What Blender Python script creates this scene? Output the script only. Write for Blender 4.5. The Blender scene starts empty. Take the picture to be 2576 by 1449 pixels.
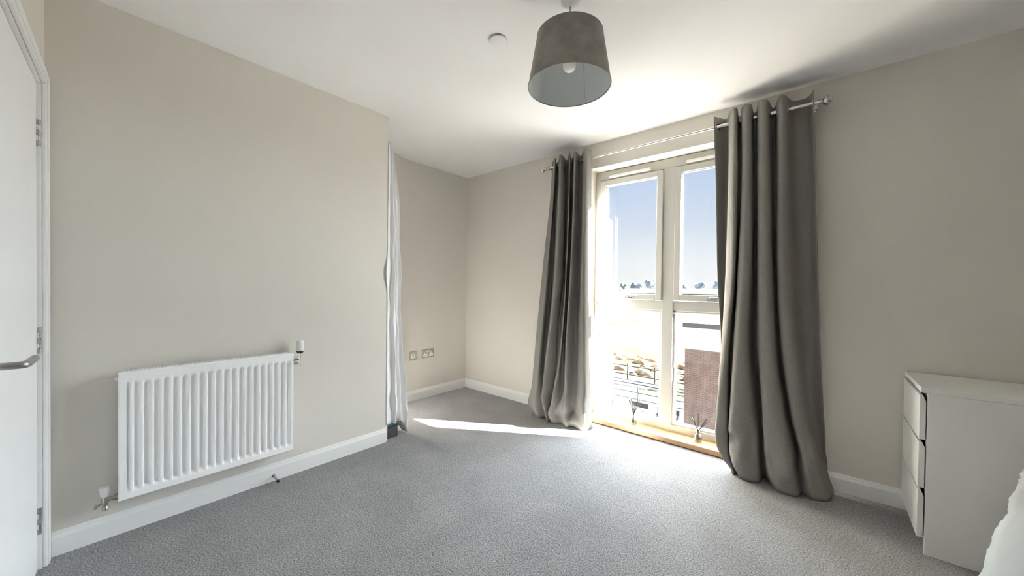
import bpy, bmesh, math, random
from mathutils import Vector, Matrix, noise
random.seed(7)
scene = bpy.context.scene
COL = scene.collection

# ------------------------------------------------------------------ camera
cam_data = bpy.data.cameras.new("camera")
cam = bpy.data.objects.new("camera", cam_data)
COL.objects.link(cam)
cam_data.sensor_width = 36.0
cam_data.lens = 12.8139
cam_data.shift_y = 0.00292
cam_data.clip_start = 0.01
cam_data.clip_end = 2000
_r = Matrix(((0.758608, -0.017667, 0.651308), (0.651419, 0.000718, -0.758718), (0.012937, 0.999844, 0.012053)))
cam.matrix_world = Matrix.Translation((0, 0, 1.1625)) @ _r.to_4x4()
scene.camera = cam

# ------------------------------------------------------------------ world, sun, sky fill lamp, exposure
world = bpy.data.worlds.new("sky")
scene.world = world
world.use_nodes = True
wn = world.node_tree.nodes
wl = world.node_tree.links
wn.clear()
w_out = wn.new("ShaderNodeOutputWorld")
w_bg = wn.new("ShaderNodeBackground")
w_tc = wn.new("ShaderNodeTexCoord")
w_sep = wn.new("ShaderNodeSeparateXYZ")
w_ramp = wn.new("ShaderNodeValToRGB")
wl.new(w_tc.outputs["Generated"], w_sep.inputs[0])
wl.new(w_sep.outputs["Z"], w_ramp.inputs[0])
wl.new(w_ramp.outputs[0], w_bg.inputs[0])
wl.new(w_bg.outputs[0], w_out.inputs[0])
_stops = [(0.0, (1.0, 1.0, 1.0)), (0.07, (0.93, 0.955, 0.985)), (0.16, (0.72, 0.81, 0.94)), (0.30, (0.50, 0.63, 0.87)), (1.0, (0.25, 0.42, 0.75))]
_el = w_ramp.color_ramp.elements
_el[0].position, _el[0].color = 0.0, (*_stops[0][1], 1)
_el[1].position, _el[1].color = 1.0, (*_stops[-1][1], 1)
for _pos, _c in _stops[1:-1]:
    _e = _el.new(_pos)
    _e.color = (*_c, 1)
w_bg.inputs[1].default_value = 0.60

def sun_lamp(name, direction, strength, angle_deg, color):
    d = bpy.data.lights.new(name, "SUN")
    d.energy = strength
    d.angle = math.radians(angle_deg)
    d.color = color
    o = bpy.data.objects.new(name, d)
    COL.objects.link(o)
    o.rotation_euler = Vector(direction).to_track_quat("-Z", "Y").to_euler()
    return o

sun_lamp("sun", (-0.777, -0.484, -0.407), 175.0, 0.8, (1.0, 0.965, 0.915))
sun_lamp("sky_fill", (-0.05, -0.96, -0.26), 27.5, 110.0, (0.85, 0.93, 1.0))  # added broad lamp, lifts the room above what the visible sky gives

scene.view_settings.view_transform = "Standard"
scene.view_settings.look = "None"
scene.view_settings.gamma = 1.0
scene.view_settings.use_curve_mapping = False
scene.view_settings.exposure = 0.76
scene.cycles.max_bounces = 7
scene.cycles.use_adaptive_sampling = False
scene.cycles.diffuse_bounces = 6
scene.cycles.transparent_max_bounces = 10
scene.cycles.sample_clamp_indirect = 12.0
scene.cycles.use_denoising = True

# ------------------------------------------------------------------ materials
def new_mat(name):
    m = bpy.data.materials.new(name)
    m.use_nodes = True
    return m, m.node_tree.nodes, m.node_tree.links, m.node_tree.nodes["Principled BSDF"]

def mat(name, color, rough=0.6, metal=0.0, var=0.0, scale=20.0, bump=0.0, bscale=200.0, spec=0.5, sheen=0.0, emit=None, coat=0.0):
    m, n, l, b = new_mat(name)
    b.inputs["Base Color"].default_value = (*color, 1)
    b.inputs["Roughness"].default_value = rough
    b.inputs["Metallic"].default_value = metal
    b.inputs["Specular IOR Level"].default_value = spec
    b.inputs["Sheen Weight"].default_value = sheen
    b.inputs["Coat Weight"].default_value = coat
    tc = n.new("ShaderNodeTexCoord")
    if var > 0:
        t = n.new("ShaderNodeTexNoise")
        t.inputs["Scale"].default_value = scale
        t.inputs["Detail"].default_value = 3
        l.new(tc.outputs["Object"], t.inputs["Vector"])
        r = n.new("ShaderNodeValToRGB")
        lo = [max(0, c * (1 - var)) for c in color]
        hi = [min(1, c * (1 + var)) for c in color]
        r.color_ramp.elements[0].position = 0.3
        r.color_ramp.elements[1].position = 0.7
        r.color_ramp.elements[0].color = (*lo, 1)
        r.color_ramp.elements[1].color = (*hi, 1)
        l.new(t.outputs["Fac"], r.inputs[0])
        l.new(r.outputs[0], b.inputs["Base Color"])
    if bump > 0:
        t2 = n.new("ShaderNodeTexNoise")
        t2.inputs["Scale"].default_value = bscale
        t2.inputs["Detail"].default_value = 3
        l.new(tc.outputs["Object"], t2.inputs["Vector"])
        bp = n.new("ShaderNodeBump")
        bp.inputs["Strength"].default_value = bump
        bp.inputs["Distance"].default_value = 0.004
        l.new(t2.outputs["Fac"], bp.inputs["Height"])
        l.new(bp.outputs[0], b.inputs["Normal"])
    return m

def glass_mat(name, tint=(1, 1, 1), refl=0.06, rough=0.0):
    m = bpy.data.materials.new(name)
    m.use_nodes = True
    n, l = m.node_tree.nodes, m.node_tree.links
    n.clear()
    o = n.new("ShaderNodeOutputMaterial")
    mx = n.new("ShaderNodeMixShader")
    tr = n.new("ShaderNodeBsdfTransparent")
    gl = n.new("ShaderNodeBsdfGlossy")
    tr.inputs[0].default_value = (*tint, 1)
    gl.inputs["Roughness"].default_value = rough
    mx.inputs[0].default_value = refl
    l.new(tr.outputs[0], mx.inputs[1])
    l.new(gl.outputs[0], mx.inputs[2])
    l.new(mx.outputs[0], o.inputs[0])
    return m

def carpet_mat():
    m, n, l, b = new_mat("grey_carpet")
    tc = n.new("ShaderNodeTexCoord")
    t1 = n.new("ShaderNodeTexNoise")
    t1.inputs["Scale"].default_value = 170
    t1.inputs["Detail"].default_value = 3
    t1.inputs["Roughness"].default_value = 0.60
    t2 = n.new("ShaderNodeTexNoise")
    t2.inputs["Scale"].default_value = 3.2
    t2.inputs["Detail"].default_value = 2
    t3 = n.new("ShaderNodeTexNoise")
    t3.inputs["Scale"].default_value = 90
    t3.inputs["Detail"].default_value = 2
    for t in (t1, t2, t3):
        l.new(tc.outputs["Object"], t.inputs["Vector"])
    r = n.new("ShaderNodeValToRGB")
    r.color_ramp.elements[0].position = 0.36
    r.color_ramp.elements[1].position = 0.64
    r.color_ramp.elements[0].color = (0.122, 0.121, 0.122, 1)
    r.color_ramp.elements[1].color = (0.41, 0.405, 0.407, 1)
    l.new(t1.outputs["Fac"], r.inputs[0])
    r2 = n.new("ShaderNodeValToRGB")
    r2.color_ramp.elements[0].position = 0.35
    r2.color_ramp.elements[1].position = 0.65
    r2.color_ramp.elements[0].color = (0.90, 0.90, 0.90, 1)
    r2.color_ramp.elements[1].color = (1.06, 1.06, 1.06, 1)
    l.new(t2.outputs["Fac"], r2.inputs[0])
    mul = n.new("ShaderNodeMix")
    mul.data_type = "RGBA"
    mul.blend_type = "MULTIPLY"
    mul.inputs["Factor"].default_value = 1.0
    l.new(r.outputs[0], mul.inputs["A"])
    l.new(r2.outputs[0], mul.inputs["B"])
    l.new(mul.outputs["Result"], b.inputs["Base Color"])
    add = n.new("ShaderNodeMath")
    add.operation = "ADD"
    l.new(t1.outputs["Fac"], add.inputs[0])
    l.new(t3.outputs["Fac"], add.inputs[1])
    bp = n.new("ShaderNodeBump")
    bp.inputs["Strength"].default_value = 0.5
    bp.inputs["Distance"].default_value = 0.006
    l.new(add.outputs[0], bp.inputs["Height"])
    l.new(bp.outputs[0], b.inputs["Normal"])
    b.inputs["Roughness"].default_value = 1.0
    b.inputs["Specular IOR Level"].default_value = 0.05
    b.inputs["Sheen Weight"].default_value = 0.25
    return m

def weave_mat(name, color, rough=0.95, sheen=0.0, contrast=0.22, scale=1.0):
    m, n, l, b = new_mat(name)
    tc = n.new("ShaderNodeTexCoord")
    mp = n.new("ShaderNodeMapping")
    mp.inputs["Scale"].default_value = (160 * scale, 160 * scale, 620 * scale)
    l.new(tc.outputs["Object"], mp.inputs["Vector"])
    t = n.new("ShaderNodeTexNoise")
    t.inputs["Scale"].default_value = 1.0
    t.inputs["Detail"].default_value = 3
    l.new(mp.outputs[0], t.inputs["Vector"])
    r = n.new("ShaderNodeValToRGB")
    r.color_ramp.elements[0].position = 0.3
    r.color_ramp.elements[1].position = 0.7
    r.color_ramp.elements[0].color = (*[c * (1 - contrast) for c in color], 1)
    r.color_ramp.elements[1].color = (*[c * (1 + contrast) for c in color], 1)
    l.new(t.outputs["Fac"], r.inputs[0])
    l.new(r.outputs[0], b.inputs["Base Color"])
    bp = n.new("ShaderNodeBump")
    bp.inputs["Strength"].default_value = 0.25
    bp.inputs["Distance"].default_value = 0.002
    l.new(t.outputs["Fac"], bp.inputs["Height"])
    l.new(bp.outputs[0], b.inputs["Normal"])
    b.inputs["Roughness"].default_value = rough
    b.inputs["Specular IOR Level"].default_value = 0.1
    b.inputs["Sheen Weight"].default_value = sheen
    return m

def wood_mat(name, c1, c2):
    m, n, l, b = new_mat(name)
    tc = n.new("ShaderNodeTexCoord")
    mp = n.new("ShaderNodeMapping")
    mp.inputs["Scale"].default_value = (3, 40, 40)
    l.new(tc.outputs["Object"], mp.inputs["Vector"])
    t = n.new("ShaderNodeTexNoise")
    t.inputs["Scale"].default_value = 2.0
    t.inputs["Detail"].default_value = 6
    l.new(mp.outputs[0], t.inputs["Vector"])
    r = n.new("ShaderNodeValToRGB")
    r.color_ramp.elements[0].color = (*c1, 1)
    r.color_ramp.elements[1].color = (*c2, 1)
    l.new(t.outputs["Fac"], r.inputs[0])
    l.new(r.outputs[0], b.inputs["Base Color"])
    b.inputs["Roughness"].default_value = 0.35
    return m

M = {}
M["wall"] = mat("beige_wall_paint", (0.705, 0.674, 0.62), 0.85, var=0.012, scale=2.0, spec=0.2)
M["ceiling"] = mat("white_ceiling_paint", (0.825, 0.82, 0.815), 0.9, spec=0.2)
M["gloss"] = mat("white_gloss_paint", (0.85, 0.85, 0.84), 0.35)
M["door"] = mat("white_door_paint", (0.87, 0.875, 0.875), 0.42, var=0.01, scale=6)
M["carpet"] = carpet_mat()
M["enamel"] = mat("white_enamel", (0.93, 0.935, 0.935), 0.32)
M["plastic"] = mat("white_plastic", (0.82, 0.82, 0.81), 0.4)
M["chrome"] = mat("chrome", (0.72, 0.71, 0.69), 0.18, metal=1.0)
M["steel"] = mat("brushed_steel", (0.42, 0.42, 0.43), 0.32, metal=1.0)
M["brass"] = mat("nickel_brass", (0.50, 0.46, 0.40), 0.3, metal=1.0)
M["dark"] = mat("dark_plastic", (0.02, 0.02, 0.022), 0.5)
M["curtain"] = weave_mat("grey_curtain_weave", (0.245, 0.235, 0.218))
M["cloth"] = mat("white_cotton", (0.84, 0.84, 0.84), 0.95, bump=0.08, bscale=60, spec=0.1)
M["shade"] = mat("taupe_velvet", (0.30, 0.282, 0.25), 0.9, var=0.22, scale=14, sheen=0.35, spec=0.1)
M["lining"] = mat("pale_shade_lining", (0.62, 0.65, 0.65), 0.7)
M["bulb"] = mat("opal_bulb", (0.86, 0.85, 0.82), 0.25)
M["upvc"] = mat("cream_upvc", (0.47, 0.463, 0.43), 0.35)
M["outer"] = mat("dark_outer_sill", (0.10, 0.10, 0.10), 0.7)
M["gasket"] = mat("grey_gasket", (0.08, 0.08, 0.08), 0.6)
M["glass"] = glass_mat("window_glass", (0.97, 0.98, 0.98), 0.05)
M["bottle"] = glass_mat("bottle_glass", (0.90, 0.92, 0.92), 0.12)
M["liquid"] = glass_mat("pale_oil", (0.90, 0.84, 0.70), 0.05)
M["reed"] = mat("dark_reed", (0.03, 0.026, 0.024), 0.8)
M["oak"] = wood_mat("oak_sill", (0.42, 0.24, 0.11), (0.62, 0.40, 0.20))
M["chest"] = mat("white_foil", (0.84, 0.845, 0.815), 0.45, var=0.012, scale=5)
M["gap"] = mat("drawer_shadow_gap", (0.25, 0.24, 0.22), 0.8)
M["plate"] = mat("brushed_nickel_plate", (0.47, 0.43, 0.37), 0.42, metal=0.7)
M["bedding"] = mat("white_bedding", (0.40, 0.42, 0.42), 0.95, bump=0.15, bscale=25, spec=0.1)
M["divan"] = mat("grey_divan", (0.3, 0.3, 0.31), 0.9)
M["box"] = mat("charcoal_card", (0.075, 0.07, 0.066), 0.8, var=0.15, scale=30)
M["teal"] = mat("teal_fabric", (0.02, 0.06, 0.07), 0.9)

# ------------------------------------------------------------------ helpers
def root_loc(parent):
    v = Vector((0, 0, 0))
    q = parent
    while q is not None:
        v = v + q.location
        q = q.parent
    return v

def tag(o, label=None, cat=None, group=None, kind=None):
    if label: o["label"] = label
    if cat: o["category"] = cat
    if group: o["group"] = group
    if kind: o["kind"] = kind
    return o

def thing(name, loc, label=None, cat=None, group=None, kind=None, rotz=0.0):
    o = bpy.data.objects.new(name, None)
    COL.objects.link(o)
    o.empty_display_size = 0.05
    o.location = loc
    o.rotation_euler = (0, 0, rotz)
    return tag(o, label, cat, group, kind)

def obj(name, bm, m, parent=None, smooth=False, local=False, recenter=True):
    """one mesh object; vertices come in world space unless local=True"""
    me = bpy.data.meshes.new(name)
    if parent is not None and not local:
        off = root_loc(parent)
        for v in bm.verts: v.co -= off
    loc = Vector((0, 0, 0))
    if parent is None and recenter and len(bm.verts):
        xs = [v.co.x for v in bm.verts]; ys = [v.co.y for v in bm.verts]; zs = [v.co.z for v in bm.verts]
        loc = Vector(((min(xs) + max(xs)) / 2, (min(ys) + max(ys)) / 2, min(zs)))
        for v in bm.verts: v.co -= loc
    bmesh.ops.recalc_face_normals(bm, faces=bm.faces)
    bm.to_mesh(me)
    bm.free()
    me.materials.append(m)
    if smooth:
        for f in me.polygons: f.use_smooth = True
        if smooth == "auto":
            me.set_sharp_from_angle(angle=math.radians(35))
    o = bpy.data.objects.new(name, me)
    COL.objects.link(o)
    o.location = loc
    o.parent = parent
    return o

def BM():
    return bmesh.new()

def bx(bm, x0, x1, y0, y1, z0, z1, bevel=0.0, seg=2):
    g = bmesh.ops.create_cube(bm, size=1.0)
    vs = g["verts"]
    for v in vs:
        v.co = Vector((x0 + (v.co.x + .5) * (x1 - x0), y0 + (v.co.y + .5) * (y1 - y0), z0 + (v.co.z + .5) * (z1 - z0)))
    if bevel > 0:
        es = list({e for v in vs for e in v.link_edges})
        bmesh.ops.bevel(bm, geom=es, offset=bevel, segments=seg, affect="EDGES", profile=0.5)
    return bm

def box(name, x0, x1, y0, y1, z0, z1, m, parent=None, bevel=0.0, local=False):
    return obj(name, bx(BM(), x0, x1, y0, y1, z0, z1, bevel), m, parent, local=local)

def tube(bm, pts, r, seg=12, caps=True, radii=None):
    pts = [Vector(p) for p in pts]
    rings = []
    t = (pts[1] - pts[0]).normalized()
    ref = Vector((0, 0, 1)) if abs(t.z) < 0.9 else Vector((1, 0, 0))
    nrm = t.cross(ref).normalized()
    for i, p in enumerate(pts):
        if i == 0: t = (pts[1] - pts[0]).normalized()
        elif i == len(pts) - 1: t = (pts[-1] - pts[-2]).normalized()
        else: t = ((pts[i] - pts[i - 1]).normalized() + (pts[i + 1] - pts[i]).normalized()).normalized()
        nrm = (nrm - t * nrm.dot(t)).normalized()
        bi = t.cross(nrm)
        rr = radii[i] if radii else r
        rings.append([bm.verts.new(p + (nrm * math.cos(2 * math.pi * k / seg) + bi * math.sin(2 * math.pi * k / seg)) * rr) for k in range(seg)])
    for a, b in zip(rings, rings[1:]):
        for k in range(seg):
            bm.faces.new((a[k], a[(k + 1) % seg], b[(k + 1) % seg], b[k]))
    if caps:
        bm.faces.new(rings[0][::-1]); bm.faces.new(rings[-1])
    return bm

def lathe(bm, prof, center=(0, 0, 0), axis=(0, 0, 1), seg=32, close=False):
    """prof = [(radius, height)]"""
    c = Vector(center)
    q = Vector((0, 0, 1)).rotation_difference(Vector(axis))
    rings = []
    for r, h in prof:
        if r < 1e-6:
            rings.append([bm.verts.new(c + q @ Vector((0, 0, h)))])
        else:
            rings.append([bm.verts.new(c + q @ Vector((r * math.cos(2 * math.pi * k / seg), r * math.sin(2 * math.pi * k / seg), h))) for k in range(seg)])
    pairs = list(zip(rings, rings[1:]))
    if close: pairs.append((rings[-1], rings[0]))
    for a, b in pairs:
        for k in range(seg):
            k2 = (k + 1) % seg
            if len(a) == 1 and len(b) == 1: continue
            if len(a) == 1: bm.faces.new((a[0], b[k2], b[k]))
            elif len(b) == 1: bm.faces.new((a[k], a[k2], b[0]))
            else: bm.faces.new((a[k], a[k2], b[k2], b[k]))
    return bm

def torus(bm, center, axis, R, r, seg=20, ring=8):
    prof = [(R + r * math.cos(2 * math.pi * k / ring), r * math.sin(2 * math.pi * k / ring)) for k in range(ring)]
    return lathe(bm, prof, center, axis, seg, close=True)

def extrude_profile(bm, prof, start, direction, normal, length):
    """prof: (out from wall, up) points; extruded along direction"""
    d, n = Vector(direction).normalized(), Vector(normal).normalized()
    s = Vector(start)
    a = [bm.verts.new(s + n * u + Vector((0, 0, v))) for u, v in prof]
    b = [bm.verts.new(s + n * u + Vector((0, 0, v)) + d * length) for u, v in prof]
    k = len(prof)
    for i in range(k):
        bm.faces.new((a[i], a[(i + 1) % k], b[(i + 1) % k], b[i]))
    bm.faces.new(a[::-1]); bm.faces.new(b)
    return bm

def ring_frame(bm, x0, x1, z0, z1, y0, y1, w, bevel=0.003):
    """rectangular frame of bar width w in the XZ plane (w may be (left,right,bottom,top))"""
    L, R, B, T = w if isinstance(w, tuple) else (w, w, w, w)
    bx(bm, x0, x0 + L, y0, y1, z0, z1, bevel)
    bx(bm, x1 - R, x1, y0, y1, z0, z1, bevel)
    bx(bm, x0 + L - .001, x1 - R + .001, y0, y1, z0, z0 + B, bevel)
    bx(bm, x0 + L - .001, x1 - R + .001, y0, y1, z1 - T, z1, bevel)
    return bm

def struct(o, label=None):
    o["kind"] = "structure"
    if label: o["label"] = label
    return o

# ------------------------------------------------------------------ the room shell
XA, YA, XE, YW, H = -2.458, 1.442, -3.140, 2.848, 2.40
XR = 2.60
OX0, OX1, OZ1 = -1.575, -0.305, 2.190          # window opening
YO = YW + 0.34                                   # outer face of the window wall

def S(o, label, cat):
    return tag(o, label, cat, kind="structure")

S(box("floor", -3.5, XR + .3, -0.7, YW + .02, -0.2, 0.0, M["carpet"]), "grey speckled carpet covering the whole bedroom floor", "floor")
S(box("ceiling", -3.5, XR + .3, -0.7, YO, H, H + .2, M["ceiling"]), "plain white painted ceiling above the bedroom", "ceiling")
S(box("wall_left", XA - .10, XA, -0.35, YA, 0, H, M["wall"]), "long beige wall behind the white radiator", "wall")
bm = BM()
bx(bm, XE - .2, XE, 0.6, YO, 0, H)
bx(bm, XE - .01, -3.087, YA, 1.940, 0, H)
S(obj("wall_end", bm, M["wall"]), "beige end wall of the alcove with two sockets", "wall")
bm = BM()
bx(bm, XE - .2, OX0, YW, YO, -.2, H)
bx(bm, OX1, XR + .3, YW, YO, -.2, H)
bx(bm, OX0, OX1, YW, YO, OZ1, H)
bx(bm, OX0, OX1, YW + .02, YO, -.2, 0.0)
S(obj("wall_window", bm, M["wall"]), "beige wall around the tall window and curtains", "wall")
S(box("wall_right", XR, XR + .2, -0.5, YW, 0, H, M["wall"]), "beige wall at the bed end out of view", "wall")
bm = BM()
bx(bm, -3.087, -3.02, YA - .08, YA, 0, H)
bx(bm, -3.02, -2.535, YA - .08, YA, 2.08, H)
bx(bm, -3.30, XA - .1, 0.62, 0.70, 0, H)
S(obj("wall_closet", bm, M["wall"]), "closet return wall with an opening behind the white cloth", "wall")

BB = [(0, 0), (.015, 0), (.015, .074), (.0125, .082), (.009, .086), (.007, .096), (.004, .100), (0, .100)]
S(obj("baseboard_left", extrude_profile(BM(), BB, (XA, -.10, 0), (0, 1, 0), (1, 0, 0), YA + .10 - .002), M["gloss"]), "white skirting board below the radiator", "baseboard")
S(obj("baseboard_end", extrude_profile(BM(), BB, (XE, 1.942, 0), (0, 1, 0), (1, 0, 0), YW - 1.942), M["gloss"]), "white skirting board under the two sockets", "baseboard")
bm = extrude_profile(BM(), BB, (XE + .015, YW, 0), (1, 0, 0), (0, -1, 0), -1.66 - XE - .015)
extrude_profile(bm, BB, (-0.22, YW, 0), (1, 0, 0), (0, -1, 0), XR + .22)
S(obj("baseboard_window", bm, M["gloss"]), "white skirting board either side of the tall window", "baseboard")
S(obj("baseboard_right", extrude_profile(BM(), BB, (XR, -.1, 0), (0, 1, 0), (-1, 0, 0), YW - .02 + .1), M["gloss"]), "white skirting board at the bed end out of view", "baseboard")

# closet architrave (its edge peeps out under the white cloth)
bm = BM()
bx(bm, -2.540, XA - .004, YA, YA + .018, 0, 2.14, .003)
bx(bm, -3.075, -3.015, YA, YA + .018, 0, 2.14, .003)
bx(bm, -3.016, -2.539, YA, YA + .018, 2.08, 2.14, .003)
S(obj("trim_2", bm, M["gloss"]), "white architrave edge around the closet opening", "trim")

# ---- the door wall (a touch out of square) with its closed white door
DR = math.radians(-2.8)
D0 = (XA, -0.115, 0)
def place(o):
    o.location = D0
    o.rotation_euler = (0, 0, DR)
    return o
bm = BM()
bx(bm, -.25, .070, -.14, 0, 0, H)
bx(bm, .895, 5.25, -.14, 0, 0, H)
bx(bm, .070, .895, -.14, 0, 1.960, H)
S(place(obj("wall_door", bm, M["wall"], recenter=False)), "beige wall holding the white door beside the camera", "wall")
bm = BM()
ARCH = .013
bx(bm, .018, .078, 0, ARCH, 0, 2.008, .004)
bx(bm, .887, .947, 0, ARCH, 0, 2.008, .004)
bx(bm, .077, .888, 0, ARCH, 1.948, 2.008, .004)
bx(bm, .034, .064, ARCH - .001, ARCH + .004, 0, 1.99, .002)
bx(bm, .064, .9, ARCH - .001, ARCH + .004, 1.962, 1.99, .002)
bx(bm, .070, .084, -.14, 0, 0, 1.960)
bx(bm, .881, .895, -.14, 0, 0, 1.960)
bx(bm, .084, .881, -.14, 0, 1.946, 1.960)
bx(bm, .084, .096, -.075, -.054, 0, 1.946)
arch = S(place(obj("trim_1", bm, M["gloss"], recenter=False)), "white architrave and lining framing the door", "trim")
obj("caulk_bead", tube(BM(), [(.005, .004, 1.43), (.006, .006, 1.5), (.007, .007, 1.66), (.004, .004, 1.77)], .007, 8), mat("cream_caulk", (.80, .78, .68), .5), arch, smooth=True, local=True)

door = S(thing("door_1", D0, rotz=DR), "plain white flush door with steel lever handle", "door")
leaf = box("door_leaf", .0865, .878, -.052, -.012, .006, 1.943, M["door"], door, .002, local=True)
for z0 in (1.694, .871, .145):
    bm = BM()
    bx(bm, .0795, .0855, -.050, -.0095, z0, z0 + .105, .0008)
    hg = obj("hinge", bm, M["chrome"], door, local=True)
    for k in range(5):
        bm = tube(BM(), [(.0855, -.0075, z0 + .021 * k + .0006), (.0855, -.0075, z0 + .021 * k + .0204)], .0068, 12)
        obj("knuckle", bm, M["chrome"] if k % 2 else M["steel"], hg, smooth="auto", local=True)
hx, hz = .818, .934
bm = tube(BM(), [(hx, -.012, hz), (hx, .010, hz), (hx, .035, hz), (hx - .003, .041, hz), (hx - .010, .0455, hz), (hx - .02, .047, hz), (hx - .118, .048, hz)], .0098, 16)
hd = obj("lever_handle", bm, M["steel"], door, smooth="auto", local=True)
obj("rose", lathe(BM(), [(0, 0), (.026, 0), (.026, .006), (.024, .009), (.012, .0095), (0, .0095)], (hx, -.0125, hz), (0, 1, 0), 28), M["steel"], hd, smooth="auto", local=True)
obj("lever_end_cap", lathe(BM(), [(.0098, 0), (.0092, .0022), (.006, .0035), (0, .0035)], (hx - .1175, .048, hz), (-1, 0, 0), 16), M["steel"], hd, smooth="auto", local=True)

# ------------------------------------------------------------------ the window
win = S(thing("window_1", ((OX0 + OX1) / 2, YW + .15, 0)), "tall cream framed window of two sashes over fixed panes", "window")
FY0, FY1 = YW + .130, YW + .200
bm = ring_frame(BM(), OX0, OX1, .040, OZ1 - .004, FY0, FY1, (.048, .048, .055, .078))
obj("frame", bm, M["upvc"], win)
MX0, MX1 = -.984, -.898
obj("mullion", bx(BM(), MX0, MX1, FY0 - .003, FY1, .090, 2.115, .004), M["upvc"], win)
obj("transom", bx(BM(), OX0 + .046, MX0 + .001, FY0 + .002, FY1, .990, 1.066, .004), M["upvc"], win)
obj("transom", bx(BM(), MX1 - .001, OX1 - .046, FY0 + .002, FY1, .990, 1.066, .004), M["upvc"], win)
for (a, b) in ((OX0 + .050, MX0 - .002), (MX1 + .002, OX1 - .050)):
    sx0, sx1, sz0, sz1 = a, b, 1.069, 2.104
    sash = obj("sash", ring_frame(BM(), sx0, sx1, sz0, sz1, FY0 - .012, FY0 + .045, .048, .004), M["upvc"], win)
    obj("gasket", ring_frame(BM(), sx0 + .046, sx1 - .046, sz0 + .046, sz1 - .046, FY0 + .002, FY0 + .012, .004, 0), M["gasket"], sash)
    obj("pane", bx(BM(), sx0 + .046, sx1 - .046, FY0 + .014, FY0 + .030, sz0 + .046, sz1 - .046), M["glass"], sash)
    hxx = (sx0 + sx1) / 2
    bm = bx(BM(), hxx - .030, hxx + .030, FY0 - .024, FY0 - .011, 1.074, 1.092, .003)
    bx(bm, hxx - .010, hxx + .075, FY0 - .040, FY0 - .026, 1.088, 1.104, .004)
    bx(bm, hxx - .008, hxx + .008, FY0 - .032, FY0 - .020, 1.082, 1.096, .002)
    obj("sash_handle", bm, M["steel"], sash)
    # trickle vent above the sash
    bm = bx(BM(), sx0 + .08, sx1 - .10, FY0 - .020, FY0 + .004, 2.118, 2.140, .004)
    bx(bm, sx0 + .14, sx0 + .19, FY0 - .026, FY0 - .018, 2.122, 2.133, .002)
    obj("trickle_vent", bm, M["plastic"], win)
for (a, b) in ((OX0 + .046, MX0), (MX1, OX1 - .046)):
    bead = obj("glazing_bead", ring_frame(BM(), a, b, .092, .992, FY0 + .010, FY0 + .028, .016, .002), M["upvc"], win)
    obj("pane", bx(BM(), a + .006, b - .006, FY0 + .030, FY0 + .046, .098, .986), M["glass"], bead)
bm = bx(BM(), MX1 + .006, MX1 + .024, FY0 - .014, FY0 + .012, .44, .555, .004)
bx(bm, MX1 + .004, MX1 + .012, FY0 - .03, FY0 - .012, .45, .545, .003)
obj("grab_bar", bm, M["steel"], win)
obj("restrictor_knob", lathe(BM(), [(0, 0), (.009, 0), (.009, .016), (.006, .02), (0, .02)], (OX0 + .03, FY0 + .004, 1.022), (0, -1, 0), 14), M["steel"], win, smooth="auto")
obj("restrictor_knob", lathe(BM(), [(0, 0), (.007, 0), (.007, .012), (.004, .015), (0, .015)], (MX1 + .010, FY0 + .012, .972), (0, -1, 0), 14), M["steel"], win, smooth="auto")
obj("sill_board", bx(BM(), OX0 + .001, OX1 - .001, YW - .014, FY0 + .02, .004, .042, .006, 3), M["oak"], win)
obj("outer_sill", bx(BM(), OX0, OX1, FY1 - .01, YO + .04, .004, .045, .004), M["outer"], win)

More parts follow.
